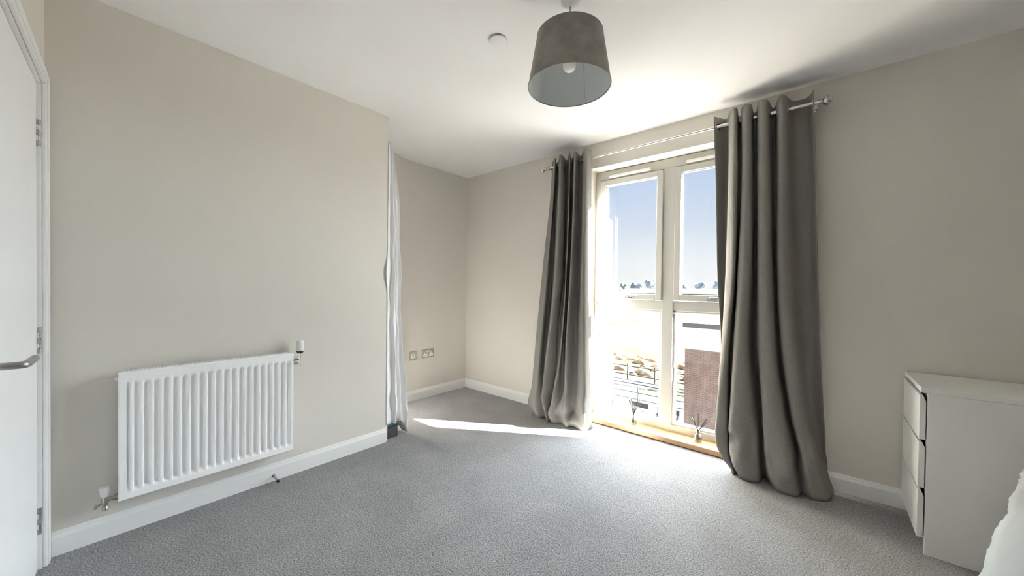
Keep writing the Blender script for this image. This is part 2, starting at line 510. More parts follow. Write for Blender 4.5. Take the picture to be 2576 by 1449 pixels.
# ------------------------------------------------------------------ curtains
ZL = [2.315, 2.25, 1.85, 1.24, .8, .45, .22, .08, .012]
RIGHT_FOLDS = [
    [(-0.583, 2.728), (-0.582, 2.728), (-0.567, 2.748), (-0.551, 2.768), (-0.524, 2.778), (-0.523, 2.778), (-0.526, 2.768), (-0.465, 2.728), (-0.413, 2.688)],
    [(-0.525, 2.818), (-0.524, 2.818), (-0.515, 2.818), (-0.519, 2.808), (-0.517, 2.788), (-0.513, 2.778), (-0.513, 2.748), (-0.457, 2.708), (-0.409, 2.668)],
    [(-0.487, 2.708), (-0.486, 2.708), (-0.484, 2.708), (-0.488, 2.718), (-0.508, 2.718), (-0.523, 2.698), (-0.525, 2.678), (-0.478, 2.648), (-0.424, 2.628)],
    [(-0.446, 2.683), (-0.445, 2.683), (-0.437, 2.683), (-0.44, 2.683), (-0.468, 2.698), (-0.471, 2.698), (-0.463, 2.678), (-0.442, 2.648), (-0.41, 2.608)],
    [(-0.457, 2.818), (-0.456, 2.818), (-0.448, 2.818), (-0.45, 2.808), (-0.472, 2.798), (-0.473, 2.768), (-0.462, 2.728), (-0.436, 2.668), (-0.405, 2.628)],
    [(-0.442, 2.818), (-0.441, 2.818), (-0.432, 2.818), (-0.439, 2.808), (-0.456, 2.798), (-0.459, 2.768), (-0.451, 2.728), (-0.42, 2.668), (-0.39, 2.628)],
    [(-0.413, 2.683), (-0.412, 2.683), (-0.405, 2.683), (-0.416, 2.683), (-0.431, 2.688), (-0.434, 2.668), (-0.434, 2.648), (-0.401, 2.608), (-0.37, 2.578)],
    [(-0.371, 2.683), (-0.37, 2.683), (-0.359, 2.683), (-0.354, 2.683), (-0.366, 2.688), (-0.334, 2.678), (-0.306, 2.658), (-0.288, 2.608), (-0.283, 2.578)],
    [(-0.374, 2.818), (-0.372, 2.818), (-0.363, 2.818), (-0.355, 2.818), (-0.351, 2.798), (-0.309, 2.788), (-0.288, 2.748), (-0.277, 2.708), (-0.269, 2.678)],
    [(-0.356, 2.818), (-0.355, 2.818), (-0.346, 2.818), (-0.337, 2.818), (-0.334, 2.798), (-0.292, 2.788), (-0.272, 2.748), (-0.261, 2.708), (-0.253, 2.678)],
    [(-0.328, 2.683), (-0.327, 2.683), (-0.32, 2.683), (-0.307, 2.683), (-0.287, 2.678), (-0.265, 2.648), (-0.246, 2.618), (-0.221, 2.578), (-0.195, 2.558)],
    [(-0.286, 2.683), (-0.285, 2.683), (-0.27, 2.683), (-0.247, 2.683), (-0.223, 2.678), (-0.183, 2.658), (-0.14, 2.628), (-0.117, 2.578), (-0.105, 2.548)],
    [(-0.274, 2.818), (-0.273, 2.818), (-0.262, 2.818), (-0.247, 2.818), (-0.218, 2.808), (-0.167, 2.788), (-0.117, 2.748), (-0.092, 2.668), (-0.08, 2.608)],
    [(-0.258, 2.818), (-0.257, 2.818), (-0.246, 2.818), (-0.232, 2.818), (-0.202, 2.808), (-0.152, 2.788), (-0.102, 2.748), (-0.078, 2.668), (-0.066, 2.608)],
    [(-0.228, 2.688), (-0.227, 2.688), (-0.224, 2.698), (-0.213, 2.698), (-0.183, 2.698), (-0.134, 2.678), (-0.082, 2.648), (-0.048, 2.608), (-0.029, 2.578)],
    [(-0.198, 2.698), (-0.197, 2.698), (-0.183, 2.708), (-0.161, 2.708), (-0.126, 2.698), (-0.084, 2.688), (-0.035, 2.668), (0.002, 2.648), (0.028, 2.628)],
    [(-0.168, 2.798), (-0.167, 2.808), (-0.15, 2.808), (-0.121, 2.808), (-0.094, 2.808), (-0.06, 2.798), (-0.019, 2.778), (0.019, 2.728), (0.042, 2.698)],
    [(-0.102, 2.808), (-0.101, 2.808), (-0.085, 2.818), (-0.065, 2.818), (-0.048, 2.818), (-0.024, 2.818), (0.004, 2.808), (0.031, 2.778), (0.046, 2.768)],
    [(-0.069, 2.718), (-0.068, 2.728), (-0.051, 2.748), (-0.032, 2.768), (-0.013, 2.778), (0.007, 2.788), (0.021, 2.788), (0.038, 2.788), (0.053, 2.788)],
]
LEFT_FOLDS = [
    [(-1.947, 2.818), (-1.946, 2.818), (-1.975, 2.818), (-2.04, 2.808), (-2.069, 2.788), (-2.078, 2.758), (-2.067, 2.718), (-2.058, 2.678), (-2.006, 2.648)],
    [(-1.849, 2.718), (-1.848, 2.718), (-1.871, 2.718), (-1.921, 2.718), (-1.955, 2.708), (-1.968, 2.678), (-1.964, 2.648), (-1.949, 2.608), (-1.907, 2.588)],
    [(-1.904, 2.818), (-1.903, 2.818), (-1.925, 2.818), (-1.949, 2.808), (-1.984, 2.798), (-1.984, 2.768), (-1.935, 2.718), (-1.889, 2.658), (-1.858, 2.628)],
    [(-1.879, 2.818), (-1.878, 2.818), (-1.895, 2.818), (-1.913, 2.808), (-1.949, 2.798), (-1.962, 2.768), (-1.917, 2.718), (-1.872, 2.658), (-1.837, 2.628)],
    [(-1.771, 2.683), (-1.77, 2.683), (-1.784, 2.683), (-1.803, 2.683), (-1.854, 2.688), (-1.885, 2.668), (-1.879, 2.628), (-1.822, 2.588), (-1.79, 2.568)],
    [(-1.774, 2.758), (-1.773, 2.758), (-1.764, 2.748), (-1.779, 2.748), (-1.833, 2.758), (-1.844, 2.758), (-1.854, 2.728), (-1.826, 2.678), (-1.796, 2.648)],
    [(-1.801, 2.818), (-1.8, 2.818), (-1.797, 2.818), (-1.812, 2.818), (-1.838, 2.798), (-1.848, 2.778), (-1.845, 2.728), (-1.819, 2.668), (-1.777, 2.628)],
    [(-1.777, 2.818), (-1.775, 2.818), (-1.775, 2.818), (-1.791, 2.818), (-1.807, 2.798), (-1.83, 2.778), (-1.837, 2.728), (-1.819, 2.668), (-1.774, 2.628)],
    [(-1.675, 2.683), (-1.674, 2.683), (-1.675, 2.683), (-1.692, 2.683), (-1.72, 2.688), (-1.746, 2.668), (-1.777, 2.628), (-1.782, 2.578), (-1.742, 2.558)],
    [(-1.739, 2.808), (-1.737, 2.808), (-1.733, 2.798), (-1.747, 2.788), (-1.764, 2.778), (-1.776, 2.758), (-1.762, 2.718), (-1.743, 2.648), (-1.696, 2.598)],
    [(-1.715, 2.808), (-1.714, 2.808), (-1.711, 2.798), (-1.725, 2.788), (-1.742, 2.778), (-1.744, 2.758), (-1.729, 2.718), (-1.71, 2.648), (-1.664, 2.598)],
    [(-1.624, 2.683), (-1.623, 2.683), (-1.628, 2.683), (-1.645, 2.683), (-1.672, 2.688), (-1.669, 2.668), (-1.654, 2.638), (-1.641, 2.608), (-1.605, 2.578)],
    [(-1.649, 2.818), (-1.648, 2.818), (-1.645, 2.818), (-1.64, 2.808), (-1.651, 2.798), (-1.643, 2.768), (-1.629, 2.738), (-1.597, 2.688), (-1.575, 2.628)],
    [(-1.535, 2.698), (-1.533, 2.698), (-1.531, 2.693), (-1.533, 2.688), (-1.522, 2.683), (-1.511, 2.673), (-1.491, 2.658), (-1.47, 2.638), (-1.457, 2.618)],
    [(-1.503, 2.748), (-1.502, 2.748), (-1.499, 2.763), (-1.489, 2.763), (-1.482, 2.758), (-1.474, 2.748), (-1.465, 2.738), (-1.453, 2.728), (-1.436, 2.718)],
]


def catmull(pts, n):
    """centripetal-ish Catmull-Rom through 2-D points, n samples a span"""
    P = [Vector(p) for p in pts]
    P = [P[0] * 2 - P[1]] + P + [P[-1] * 2 - P[-2]]
    out = []
    for i in range(1, len(P) - 2):
        p0, p1, p2, p3 = P[i - 1:i + 3]
        for k in range(n):
            t = k / n
            out.append(0.5 * ((2 * p1) + (p2 - p0) * t + (2 * p0 - 5 * p1 + 4 * p2 - p3) * t * t + (3 * p1 - p0 - 3 * p2 + p3) * t ** 3))
    out.append(P[-2].copy())
    return out

def level_at(folds, z):
    """columns at height z, smooth between the measured levels"""
    for i in range(len(ZL) - 1):
        if ZL[i] >= z >= ZL[i + 1]:
            break
    t = (ZL[i] - z) / (ZL[i] - ZL[i + 1])
    res = []
    for col in folds:
        p1, p2 = Vector(col[i]), Vector(col[i + 1])
        h = ZL[i] - ZL[i + 1]
        def slope(k):
            if k == 0 or k == len(ZL) - 1: return Vector((0, 0))
            return (Vector(col[k + 1]) - Vector(col[k - 1])) / (ZL[k - 1] - ZL[k + 1])
        m1, m2 = slope(i) * h, slope(i + 1) * h
        t2, t3 = t * t, t * t * t
        res.append(p1 * (2 * t3 - 3 * t2 + 1) + m1 * (t3 - 2 * t2 + t) + p2 * (-2 * t3 + 3 * t2) + m2 * (t3 - t2))
    return res

ROD_Y, ROD_Z = YW - .09, 2.252
def make_curtain(name, folds, label, seed, creases):
    root = thing(name, (sum(c[4][0] for c in folds) / len(folds), YW - .1, 0), label, "curtain", "grey eyelet curtains at the window")
    n = 7
    zlist = []
    z = 2.315
    while z > .33:
        zlist.append(z); z -= .045
    while z > .012:
        zlist.append(z); z -= .02
    zlist.append(.012)
    bm = BM()
    rows = []
    for z in zlist:
        ring = catmull(level_at(folds, z), n)
        row = []
        low = max(0.0, 1 - z / .55)
        for k, q in enumerate(ring):
            w = noise.noise(Vector((q.x * 9 + seed, z * 7, seed * 3.1))) * .026 * low
            w2 = noise.noise(Vector((q.x * 16 + seed, z * 13, 5 + seed))) * .014 * low
            w3 = noise.noise(Vector((q.x * 5, z * 1.6, seed))) * .006
            zz = z if z > .02 else .0004
            bil = .022 * math.exp(-((z - .16) / .09) ** 2) - (.045 if seed < 4 else .0) * max(0, 1 - z / .07)
            dent = sum(a * math.exp(-((q.x - dx) / sx) ** 2 - ((z - dz) / sz) ** 2) for dx, dz, sx, sz, a in creases)
            fr_ = max(0, min(1, (YW - q.y - .08) / .08))
            y = min(q.y - w - w2 - w3 - bil * fr_ + dent, YW - .019)
            row.append(bm.verts.new((q.x + w2, y, max(zz, .0004))))
        rows.append(row)
    for a, b in zip(rows, rows[1:]):
        for k in range(len(a) - 1):
            bm.faces.new((a[k], a[k + 1], b[k + 1], b[k]))
    fab = obj("fabric", bm, M["curtain"], root, smooth=True)
    sol = fab.modifiers.new("thickness", "SOLIDIFY")
    sol.thickness = .003
    sol.offset = 0
    # eyelets where the fabric crosses the pole
    ring = catmull(level_at(folds, ROD_Z), n)
    for a, b in zip(ring, ring[1:]):
        if (a.y - ROD_Y) * (b.y - ROD_Y) < 0:
            t = (ROD_Y - a.y) / (b.y - a.y)
            q = a.lerp(b, t)
            d = b - a
            nrm = Vector((d.y, -d.x, 0)).normalized()
            obj("eyelet", torus(BM(), (q.x, ROD_Y, ROD_Z), nrm, .0215, .0045, 20, 8), M["chrome"], root, smooth=True)
    # folded hem band along the foot
    return root

make_curtain("curtain", RIGHT_FOLDS, "wide dark grey eyelet curtain right of the window, nearest the drawers", 1.3,
             [(-.43, .22, .035, .03, .045), (-.37, .12, .05, .045, -.035), (-.33, .22, .03, .10, .03), (-.22, .15, .03, .06, .04), (-.12, .07, .06, .03, .04), (.0, .12, .04, .08, .03), (-.16, .33, .05, .12, -.02)])
make_curtain("curtain", LEFT_FOLDS, "narrow grey eyelet curtain left of the window, nearest the alcove", 4.7,
             [(-1.80, .16, .03, .06, .05), (-1.74, .09, .03, .04, -.04), (-1.68, .20, .022, .09, .045), (-1.63, .10, .02, .04, .05), (-1.58, .055, .05, .025, -.045), (-1.54, .15, .03, .07, .03)])

# curtain pole
rod = thing("curtain_pole", (-.95, ROD_Y, 0), "slim chrome curtain pole with ball finial above the window", "curtain pole")
obj("pole", tube(BM(), [(-.60, ROD_Y, ROD_Z), (-.052, ROD_Y, ROD_Z)], .0125, 18), M["chrome"], rod, smooth="auto")
obj("inner_pole", tube(BM(), [(-1.965, ROD_Y, ROD_Z), (-.59, ROD_Y, ROD_Z)], .0085, 18), M["chrome"], rod, smooth="auto")
for x, s in ((-.052, 1), (-1.965, -1)):
    f = obj("finial", lathe(BM(), [(0, 0), (.015, 0), (.015, .010), (.011, .014), (.011, .02), (.024, .03), (.028, .042), (.028, .050), (.022, .062), (.010, .068), (0, .069)], (x, ROD_Y, ROD_Z), (s, 0, 0), 24), M["chrome"], rod, smooth="auto")
    obj("finial_ring", torus(BM(), (x + s * .046, ROD_Y, ROD_Z), (1, 0, 0), .0275, .0025, 24, 6), M["steel"], f, smooth=True)
for x in (-.030 - .045, -1.94):
    bm = tube(BM(), [(x, YW - .001, ROD_Z), (x, ROD_Y + .012, ROD_Z)], .007, 12)
    lathe(bm, [(0, 0), (.024, 0), (.024, .006), (.012, .010), (0, .010)], (x, YW - .0005, ROD_Z), (0, -1, 0), 20)
    torus(bm, (x, ROD_Y, ROD_Z), (1, 0, 0), .0165, .004, 20, 8)
    obj("bracket", bm, M["chrome"], rod, smooth="auto")

# ------------------------------------------------------------------ radiator
RX, RY0, RY1, RZ0, RZ1 = XA + .095, .088, .790, .182, .756
rad = thing("radiator", (XA + .05, (RY0 + RY1) / 2, 0), "white ribbed panel radiator hung on the beige wall", "radiator")
def rib_h(y, z):
    pitch = (RY1 - RY0 - .050) / 20
    u = (y - RY0 - .025) / pitch
    if u < 0 or u > 20: return 0.0
    fr = u - math.floor(u)
    d = abs(fr - .5) * 2           # 0 at rib centre, 1 in the groove
    prof = 1 - min(1, max(0, (d - .22) / .42))
    prof = prof * prof * (3 - 2 * prof)
    zt = min(1, max(0, (z - RZ0 - .030) / .022)) * min(1, max(0, (RZ1 - .040 - z) / .022))
    zt = zt * zt * (3 - 2 * zt)
    return (prof - 1.0) * .014 * zt
bm = BM()
ny = 20 * 14
ys = [RY0 + .004, RY0 + .012] + [RY0 + .025 + (RY1 - RY0 - .05) * i / ny for i in range(ny + 1)] + [RY1 - .012, RY1 - .004]
zz = [RZ0 + .004, RZ0 + .020] + [RZ0 + .030 + .0044 * i for i in range(6)] + [RZ0 + .15, RZ0 + .29, RZ0 + .43] + [RZ1 - .062 + .0044 * i for i in range(6)] + [RZ1 - .02, RZ1 - .004]
grid = [[bm.verts.new((RX + rib_h(y, z), y, z)) for y in ys] for z in zz]
for a, b in zip(grid, grid[1:]):
    for k in range(len(a) - 1):
        bm.faces.new((a[k], a[k + 1], b[k + 1], b[k]))
# rolled rim and returns
def rim(dx, g):
    return [(RX + dx, RY0 + .004 - g, RZ0 + .004 - g), (RX + dx, RY1 - .004 + g, RZ0 + .004 - g), (RX + dx, RY1 - .004 + g, RZ1 - .004 + g), (RX + dx, RY0 + .004 - g, RZ1 - .004 + g)]
per = [grid[0]] + [[r[-1] for r in grid]] + [grid[-1][::-1]] + [[r[0] for r in grid][::-1]]
prev = [bm.verts.new(p) for p in rim(-.0035, .0038)]
corners = [grid[0][0], grid[0][-1], grid[-1][-1], grid[-1][0]]
for k in range(4):
    line = per[k]
    bm.faces.new(line + [prev[(k + 1) % 4], prev[k]])
last = [bm.verts.new(p) for p in rim(-.020, .0038)]
for k in range(4):
    bm.faces.new((prev[k], prev[(k + 1) % 4], last[(k + 1) % 4], last[k]))
bm.faces.new(last)
obj("front_panel", bm, M["enamel"], rad, smooth="auto")
for y0, y1 in ((RY0 + .002, RY0 + .006), (RY1 - .006, RY1 - .002)):
    obj("side_cover", bx(BM(), XA + .035, RX - .018, y0, y1, RZ0 + .012, RZ1 - .004, .0015), M["enamel"], rad)
bm = BM()
bx(bm, XA + .035, XA + .042, RY0 + .01, RY1 - .01, RZ1 - .010, RZ1 + .001)
bx(bm, RX - .026, RX - .019, RY0 + .01, RY1 - .01, RZ1 - .010, RZ1 + .001)
nb = 70
for k in range(nb + 1):
    y = RY0 + .012 + (RY1 - RY0 - .028) * k / nb
    bx(bm, XA + .041, RX - .025, y, y + .0045, RZ1 - .006, RZ1 + .001)
obj("top_grille", bm, M["enamel"], rad)
bm = BM()
for k in range(34):
    y = RY0 + .03 + (RY1 - RY0 - .06) * k / 33
    bx(bm, XA + .040, RX - .024, y, y + .001, RZ0 + .03, RZ1 - .03)
tag(obj("convector_fins", bm, M["enamel"], rad), kind="stuff")
for y in (RY0 + .12, RY1 - .12):
    obj("wall_bracket", bx(BM(), XA + .0005, XA + .040, y - .02, y + .02, RZ0 + .05, RZ1 - .05, .002), M["enamel"], rad)
obj("bleed_valve", lathe(BM(), [(0, 0), (.009, 0), (.009, .008), (.005, .010), (.005, .014), (0, .014)], (XA + .062, RY0 + .003, RZ1 - .03), (0, -1, 0), 12), M["plastic"], rad, smooth="auto")
# thermostatic valve
vx, vy = XA + .060, .836
tv = obj("thermostatic_valve", tube(BM(), [(vx, vy, .672), (vx, vy, .69), (vx, vy, .7), (vx, vy, .75)], .009, 14, radii=[.008, .008, .0105, .0105]), M["chrome"], rad, smooth="auto")
obj("valve_head", lathe(BM(), [(0, 0), (.0215, 0), (.0225, .004), (.0225, .016), (.0218, .019), (.0222, .021), (.020, .050), (.0185, .058), (.015, .062), (0, .0625)], (vx, vy, .760), (0, 0, 1), 28), M["plastic"], tv, smooth="auto")
obj("collar", lathe(BM(), [(.0105, 0), (.014, 0), (.0205, .012), (.0205, .016), (.0105, .016)], (vx, vy, .744), (0, 0, 1), 24), M["dark"], tv, smooth="auto")
obj("tail_nut", tube(BM(), [(vx, RY1 - .004, .712), (vx, RY1 + .012, .712), (vx, RY1 + .013, .712), (vx, vy - .006, .712)], .011, 6, radii=[.014, .014, .0085, .0085]), M["chrome"], tv)
obj("pipe", tube(BM(), [(vx, vy, .680), (vx - .02, vy, .677), (XA + .0005, vy, .677)], .0075, 12), M["chrome"], tv, smooth="auto")
# lockshield valve
ly = .050
lv = obj("lockshield_valve", tube(BM(), [(vx, ly, .150), (vx, ly, .166), (vx, ly, .170), (vx, ly, .190), (vx, ly, .196), (vx, ly, .212)], .01, 14, radii=[.010, .010, .0075, .0125, .0105, .0105]), M["brass"], rad, smooth="auto")
obj("valve_cap", lathe(BM(), [(0, 0), (.0135, 0), (.0145, .004), (.0185, .034), (.0185, .038), (.016, .040), (0, .040)], (vx, ly, .212), (0, 0, 1), 24), M["plastic"], lv, smooth="auto")
obj("tail_nut", tube(BM(), [(vx, RY0 + .006, .196), (vx, RY0 - .010, .196), (vx, RY0 - .011, .196), (vx, ly + .006, .196)], .011, 6, radii=[.014, .014, .0085, .0085]), M["brass"], lv)
obj("pipe", tube(BM(), [(vx, ly, .158), (vx - .02, ly, .154), (XA + .0005, ly, .154)], .0075, 12), M["brass"], lv, smooth="auto")
obj("drain_spout", tube(BM(), [(vx, ly - .008, .182), (vx + .006, ly - .026, .180), (vx + .006, ly - .030, .170)], .0055, 10), M["brass"], lv, smooth="auto")

# door stop on the skirting
ds = thing("door_stop", (XA + .015, .714, 0), "short steel door stop with black tip on the skirting", "door stop")
obj("rod", tube(BM(), [(XA + .0135, .713, .030), (XA + .075, .716, .022)], .0055, 14), M["steel"], ds, smooth="auto")
obj("base_plate", lathe(BM(), [(0, 0), (.010, 0), (.010, .002), (.006, .004), (0, .004)], (XA + .0142, .713, .030), (1, .05, -.13), 16), M["steel"], ds, smooth="auto")
obj("rubber_tip", tube(BM(), [(XA + .074, .716, .0221), (XA + .076, .716, .022), (XA + .084, .7163, .0208), (XA + .086, .7164, .0205)], .008, 14, radii=[.007, .008, .008, .006]), M["dark"], ds, smooth="auto")

# ------------------------------------------------------------------ sockets on the end wall
def socket(name, y0, y1, z0, z1, label, gangs):
    t = thing(name, (XE, (y0 + y1) / 2, (z0 + z1) / 2), label, "socket")
    obj("plate", bx(BM(), XE + .0003, XE + .007, y0, y1, z0, z1, .002), M["plate"], t)
    if gangs == 0:
        ym, zm = (y0 + y1) / 2, (z0 + z1) / 2
        ins = obj("insert", bx(BM(), XE + .006, XE + .009, ym - .022, ym + .020, zm - .024, zm + .018, .0015), M["plastic"], t)
        obj("jack", bx(BM(), XE + .0085, XE + .0105, ym - .007, ym + .009, zm - .012, zm + .006, .001), M["plate"], ins)
        return
    for g in range(gangs):
        ym = y0 + (y1 - y0) * (.26 + .48 * g)
        bm = BM()
        prof = [(-.027, -.030), (.027, -.030), (.027, -.016), (.009, .014), (-.009, .014), (-.027, -.016)]
        f = [bm.verts.new((XE + .0065, ym + a, (z0 + z1) / 2 + b)) for a, b in prof]
        f2 = [bm.verts.new((XE + .0095, ym + a * .97, (z0 + z1) / 2 + b * .97)) for a, b in prof]
        for k in range(6):
            bm.faces.new((f[k], f[(k + 1) % 6], f2[(k + 1) % 6], f2[k]))
        bm.faces.new(f2)
        ins = obj("outlet_insert", bm, M["plastic"], t)
        zc = (z0 + z1) / 2
        for a, b, c, d in ((-.003, .003, -.002, .006), (-.014, -.008, -.018, -.014), (.008, .014, -.018, -.014)):
            obj("pin_hole", bx(BM(), XE + .0090, XE + .0098, ym + a, ym + b, zc + c, zc + d), M["dark"], ins)
        sy = (y0 + y1) / 2 + (-.014 if g == 0 else .014)
        obj("switch", bx(BM(), XE + .006, XE + .0115, sy - .006, sy + .006, (z0 + z1) / 2 + .014, (z0 + z1) / 2 + .032, .0015), M["plastic"], t)
socket("data_socket", 2.092, 2.180, .409, .495, "small square nickel socket plate beside the white cloth", 0)
socket("double_socket", 2.244, 2.394, .411, .496, "wide nickel double socket plate nearer the alcove corner", 2)

# ------------------------------------------------------------------ pendant lamp, ceiling disc
LX, LY = -.852, 1.352
lamp = thing("pendant_lamp", (LX, LY, 2.025), "taupe velvet drum pendant lampshade hanging from the ceiling", "lamp")
obj("ceiling_rose", lathe(BM(), [(0, 0), (.040, 0), (.040, -.010), (.036, -.020), (.024, -.028), (.010, -.031), (0, -.031)], (LX, LY, H), (0, 0, 1), 36), M["plastic"], lamp, smooth="auto")
obj("cord", tube(BM(), [(LX, LY, H - .028), (LX, LY, 2.19)], .003, 10), M["plate"], lamp, smooth=True)
zb, zt, rb, rt_ = 2.025, 2.243, .176, .140
sh = obj("shade", lathe(BM(), [(rb, zb), (rt_, zt), (rt_ - .0025, zt), (rb - .0025, zb)], (LX, LY, 0), (0, 0, 1), 72, close=True), M["shade"], lamp, smooth="auto")
obj("lining", lathe(BM(), [(rb - .0028, zb + .003), (rt_ - .0028, zt - .003), (rt_ - .0038, zt - .003), (rb - .0038, zb + .003)], (LX, LY, 0), (0, 0, 1), 72, close=True), M["lining"], sh, smooth="auto")
for rr, z in ((rb - .0008, zb + .0015), (rt_ - .0008, zt - .0015)):
    obj("rim", torus(BM(), (LX, LY, z), (0, 0, 1), rr, .0024, 72, 8), M["shade"], sh, smooth=True)
a0 = math.radians(60)
obj("lining_seam", tube(BM(), [(LX + (rb - .0042) * math.cos(a0 + .62), LY + (rb - .0042) * math.sin(a0 + .62), zb + .004), (LX + (rt_ - .0042) * math.cos(a0 + .62), LY + (rt_ - .0042) * math.sin(a0 + .62), zt - .004)], .0008, 6), M["plate"], sh)
bm = torus(BM(), (LX, LY, 2.190), (0, 0, 1), .021, .002, 24, 6)
for k in range(3):
    a = 2 * math.pi * k / 3 + .4
    tube(bm, [(LX + .021 * math.cos(a), LY + .021 * math.sin(a), 2.190), (LX + (rt_ - .005) * math.cos(a), LY + (rt_ - .005) * math.sin(a), zt - .006)], .0018, 8)
obj("spider", bm, M["plastic"], lamp, smooth="auto")
obj("lamp_holder", lathe(BM(), [(0, 2.2230), (.010, 2.2230), (.014, 2.2130), (.018, 2.2080), (.018, 2.1730), (.015, 2.1680), (0, 2.1680)], (LX, LY, 0), (0, 0, 1), 24), M["plastic"], lamp, smooth="auto")
obj("bulb", lathe(BM(), [(.011, 2.1700), (.012, 2.1600), (.018, 2.1500), (.026, 2.1360), (.0295, 2.1220), (.0285, 2.1100), (.023, 2.0990), (.014, 2.0920), (0, 2.0895)], (LX, LY, 0), (0, 0, 1), 28), M["bulb"], lamp, smooth=True)

disc = thing("ceiling_disc", (-1.264, 1.341, H), "small round white cover plate on the ceiling", "ceiling disc")
obj("cover", lathe(BM(), [(0, 0), (.036, 0), (.036, -.005), (.043, -.005), (.043, -.009), (.041, -.011), (0, -.0125)], (-1.264, 1.341, H - .0002), (0, 0, 1), 40), M["plastic"], disc, smooth="auto")
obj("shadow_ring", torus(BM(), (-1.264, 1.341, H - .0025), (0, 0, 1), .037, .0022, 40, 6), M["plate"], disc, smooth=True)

# ------------------------------------------------------------------ white cloth over the closet opening
cl = thing("closet_cloth", (XA - .25, YA + .08, 0), "long white crumpled cloth hanging over the closet opening", "cloth")
CZ = [2.215, 2.16, 1.90, 1.64, 1.30, 1.216, 1.10, .66, .30, .15, .0]
CB = [.020, .047, .095, .123, .132, .134, .138, .154, .180, .200, .190]
def cloth_b(z):
    for i in range(len(CZ) - 1):
        if CZ[i] >= z >= CZ[i + 1]:
            t = (CZ[i] - z) / (CZ[i] - CZ[i + 1])
            return CB[i] + (CB[i + 1] - CB[i]) * t
    return CB[-1]
cols = [(.0025, -.11, .118), (-.030, .22, .112), (.000, .36, .110), (-.038, .52, .108), (-.014, .70, .112), (-.046, .84, .07), (-.020, 1.0, .012),
        (-.075, .96, .012), (-.10, .66, .13), (-.15, .80, .13), (-.20, .50, .12), (-.26, .75, .10), (-.32, .45, .09), (-.38, .70, .08), (-.44, .40, .06), (-.50, .60, .05), (-.55, .35, .04)]
bm = BM()
rows = []
NZ = 70
for i in range(NZ + 1):
    v = i / NZ
    pts = []
    for dx, fy, hem in cols:
        z = 2.215 + (hem - 2.215) * v
        b = cloth_b(max(z, 0))
        amp = .35 + .65 * min(1, v * 3)
        bul = math.exp(-((z - 1.25) / .09) ** 2) * .014 if fy < .1 else 0
        x = XA + dx * (amp if dx < 0 and dx > -.07 else 1) + bul
        y = YA + (.0205 + (b - .0205) * fy if fy >= 0 else .002) - bul * 1.2
        pts.append(Vector((x, y)))
    cr = catmull(pts, 5)
    row = []
    for k, q in enumerate(cr):
        c = min(len(cols) - 1, k // 5)
        fr = (k - c * 5) / 5
        hem = cols[c][2] * (1 - fr) + cols[min(c + 1, len(cols) - 1)][2] * fr
        z = 2.215 + (hem - 2.215) * v
        w = noise.noise(Vector((q.x * 18, q.y * 18, z * 6))) * .020 * min(1, v * 2.5) + noise.noise(Vector((q.x * 40, q.y * 40, z * 16))) * .014 * max(0, 1 - z / .6)
        kk = min(1, k / 5)
        row.append(bm.verts.new((q.x + w * kk, max(q.y + w * .5 * kk, YA + .0195) if q.x < XA - .002 else q.y, z)))
    rows.append(row)
for a, b in zip(rows, rows[1:]):
    for k in range(len(a) - 1):
        bm.faces.new((a[k], a[k + 1], b[k + 1], b[k]))
fb = obj("fabric", bm, M["cloth"], cl, smooth=True)
sm = fb.modifiers.new("thickness", "SOLIDIFY"); sm.thickness = .002; sm.offset = 0
obj("top_rail", tube(BM(), [(XA - .56, YA + .030, 2.205), (XA - .012, YA + .030, 2.205)], .006, 10), M["plastic"], cl, smooth="auto")

sb = thing("storage_box", (-2.62, 1.515, 0), "small charcoal box on the carpet under the white cloth", "box")
obj("body", bx(BM(), -2.74, -2.478, 1.474, 1.556, .0, .082, .003), M["box"], sb)
obj("lid", bx(BM(), -2.743, -2.475, 1.471, 1.559, .080, .098, .003), M["teal"], sb)

# ------------------------------------------------------------------ reed diffusers on the sill
def diffuser(x, y, label, reeds):
    t = thing("reed_diffuser", (x, y, .042), label, "reed diffuser", "reed diffusers on the window sill")
    z = .0425
    obj("bottle", lathe(BM(), [(0, z), (.024, z), (.027, z + .004), (.027, z + .038), (.022, z + .052), (.012, z + .060), (.0105, z + .064), (.0105, z + .078), (.013, z + .080), (.013, z + .084), (.0095, z + .084), (.0085, z + .064), (.010, z + .059), (.020, z + .050), (.0245, z + .038), (.0245, z + .006), (0, z + .005)], (x, y, 0), (0, 0, 1), 24), M["bottle"], t, smooth="auto")
    obj("oil", lathe(BM(), [(0, z + .0055), (.0238, z + .0065), (.0238, z + .028), (0, z + .028)], (x, y, 0), (0, 0, 1), 20), M["liquid"], t, smooth="auto")
    for dx, dy, h in reeds:
        obj("reed", tube(BM(), [(x - dx * .12, y - dy * .12, z + .010), (x + dx * .08, y + dy * .08, z + .084), (x + dx, y + dy, z + h)], .003, 6), M["reed"], t)
diffuser(-1.178, 2.925, "clear reed diffuser bottle on the sill near the left curtain", [(-.035, .01, .205), (-.012, -.02, .215), (.030, .0, .20), (.045, .02, .21), (.022, -.03, .195)])
diffuser(-.688, 2.915, "clear reed diffuser bottle on the sill near the right curtain", [(-.040, .0, .185), (-.050, .02, .170), (.0, .0, .205), (.055, .01, .180), (.060, -.02, .165)])

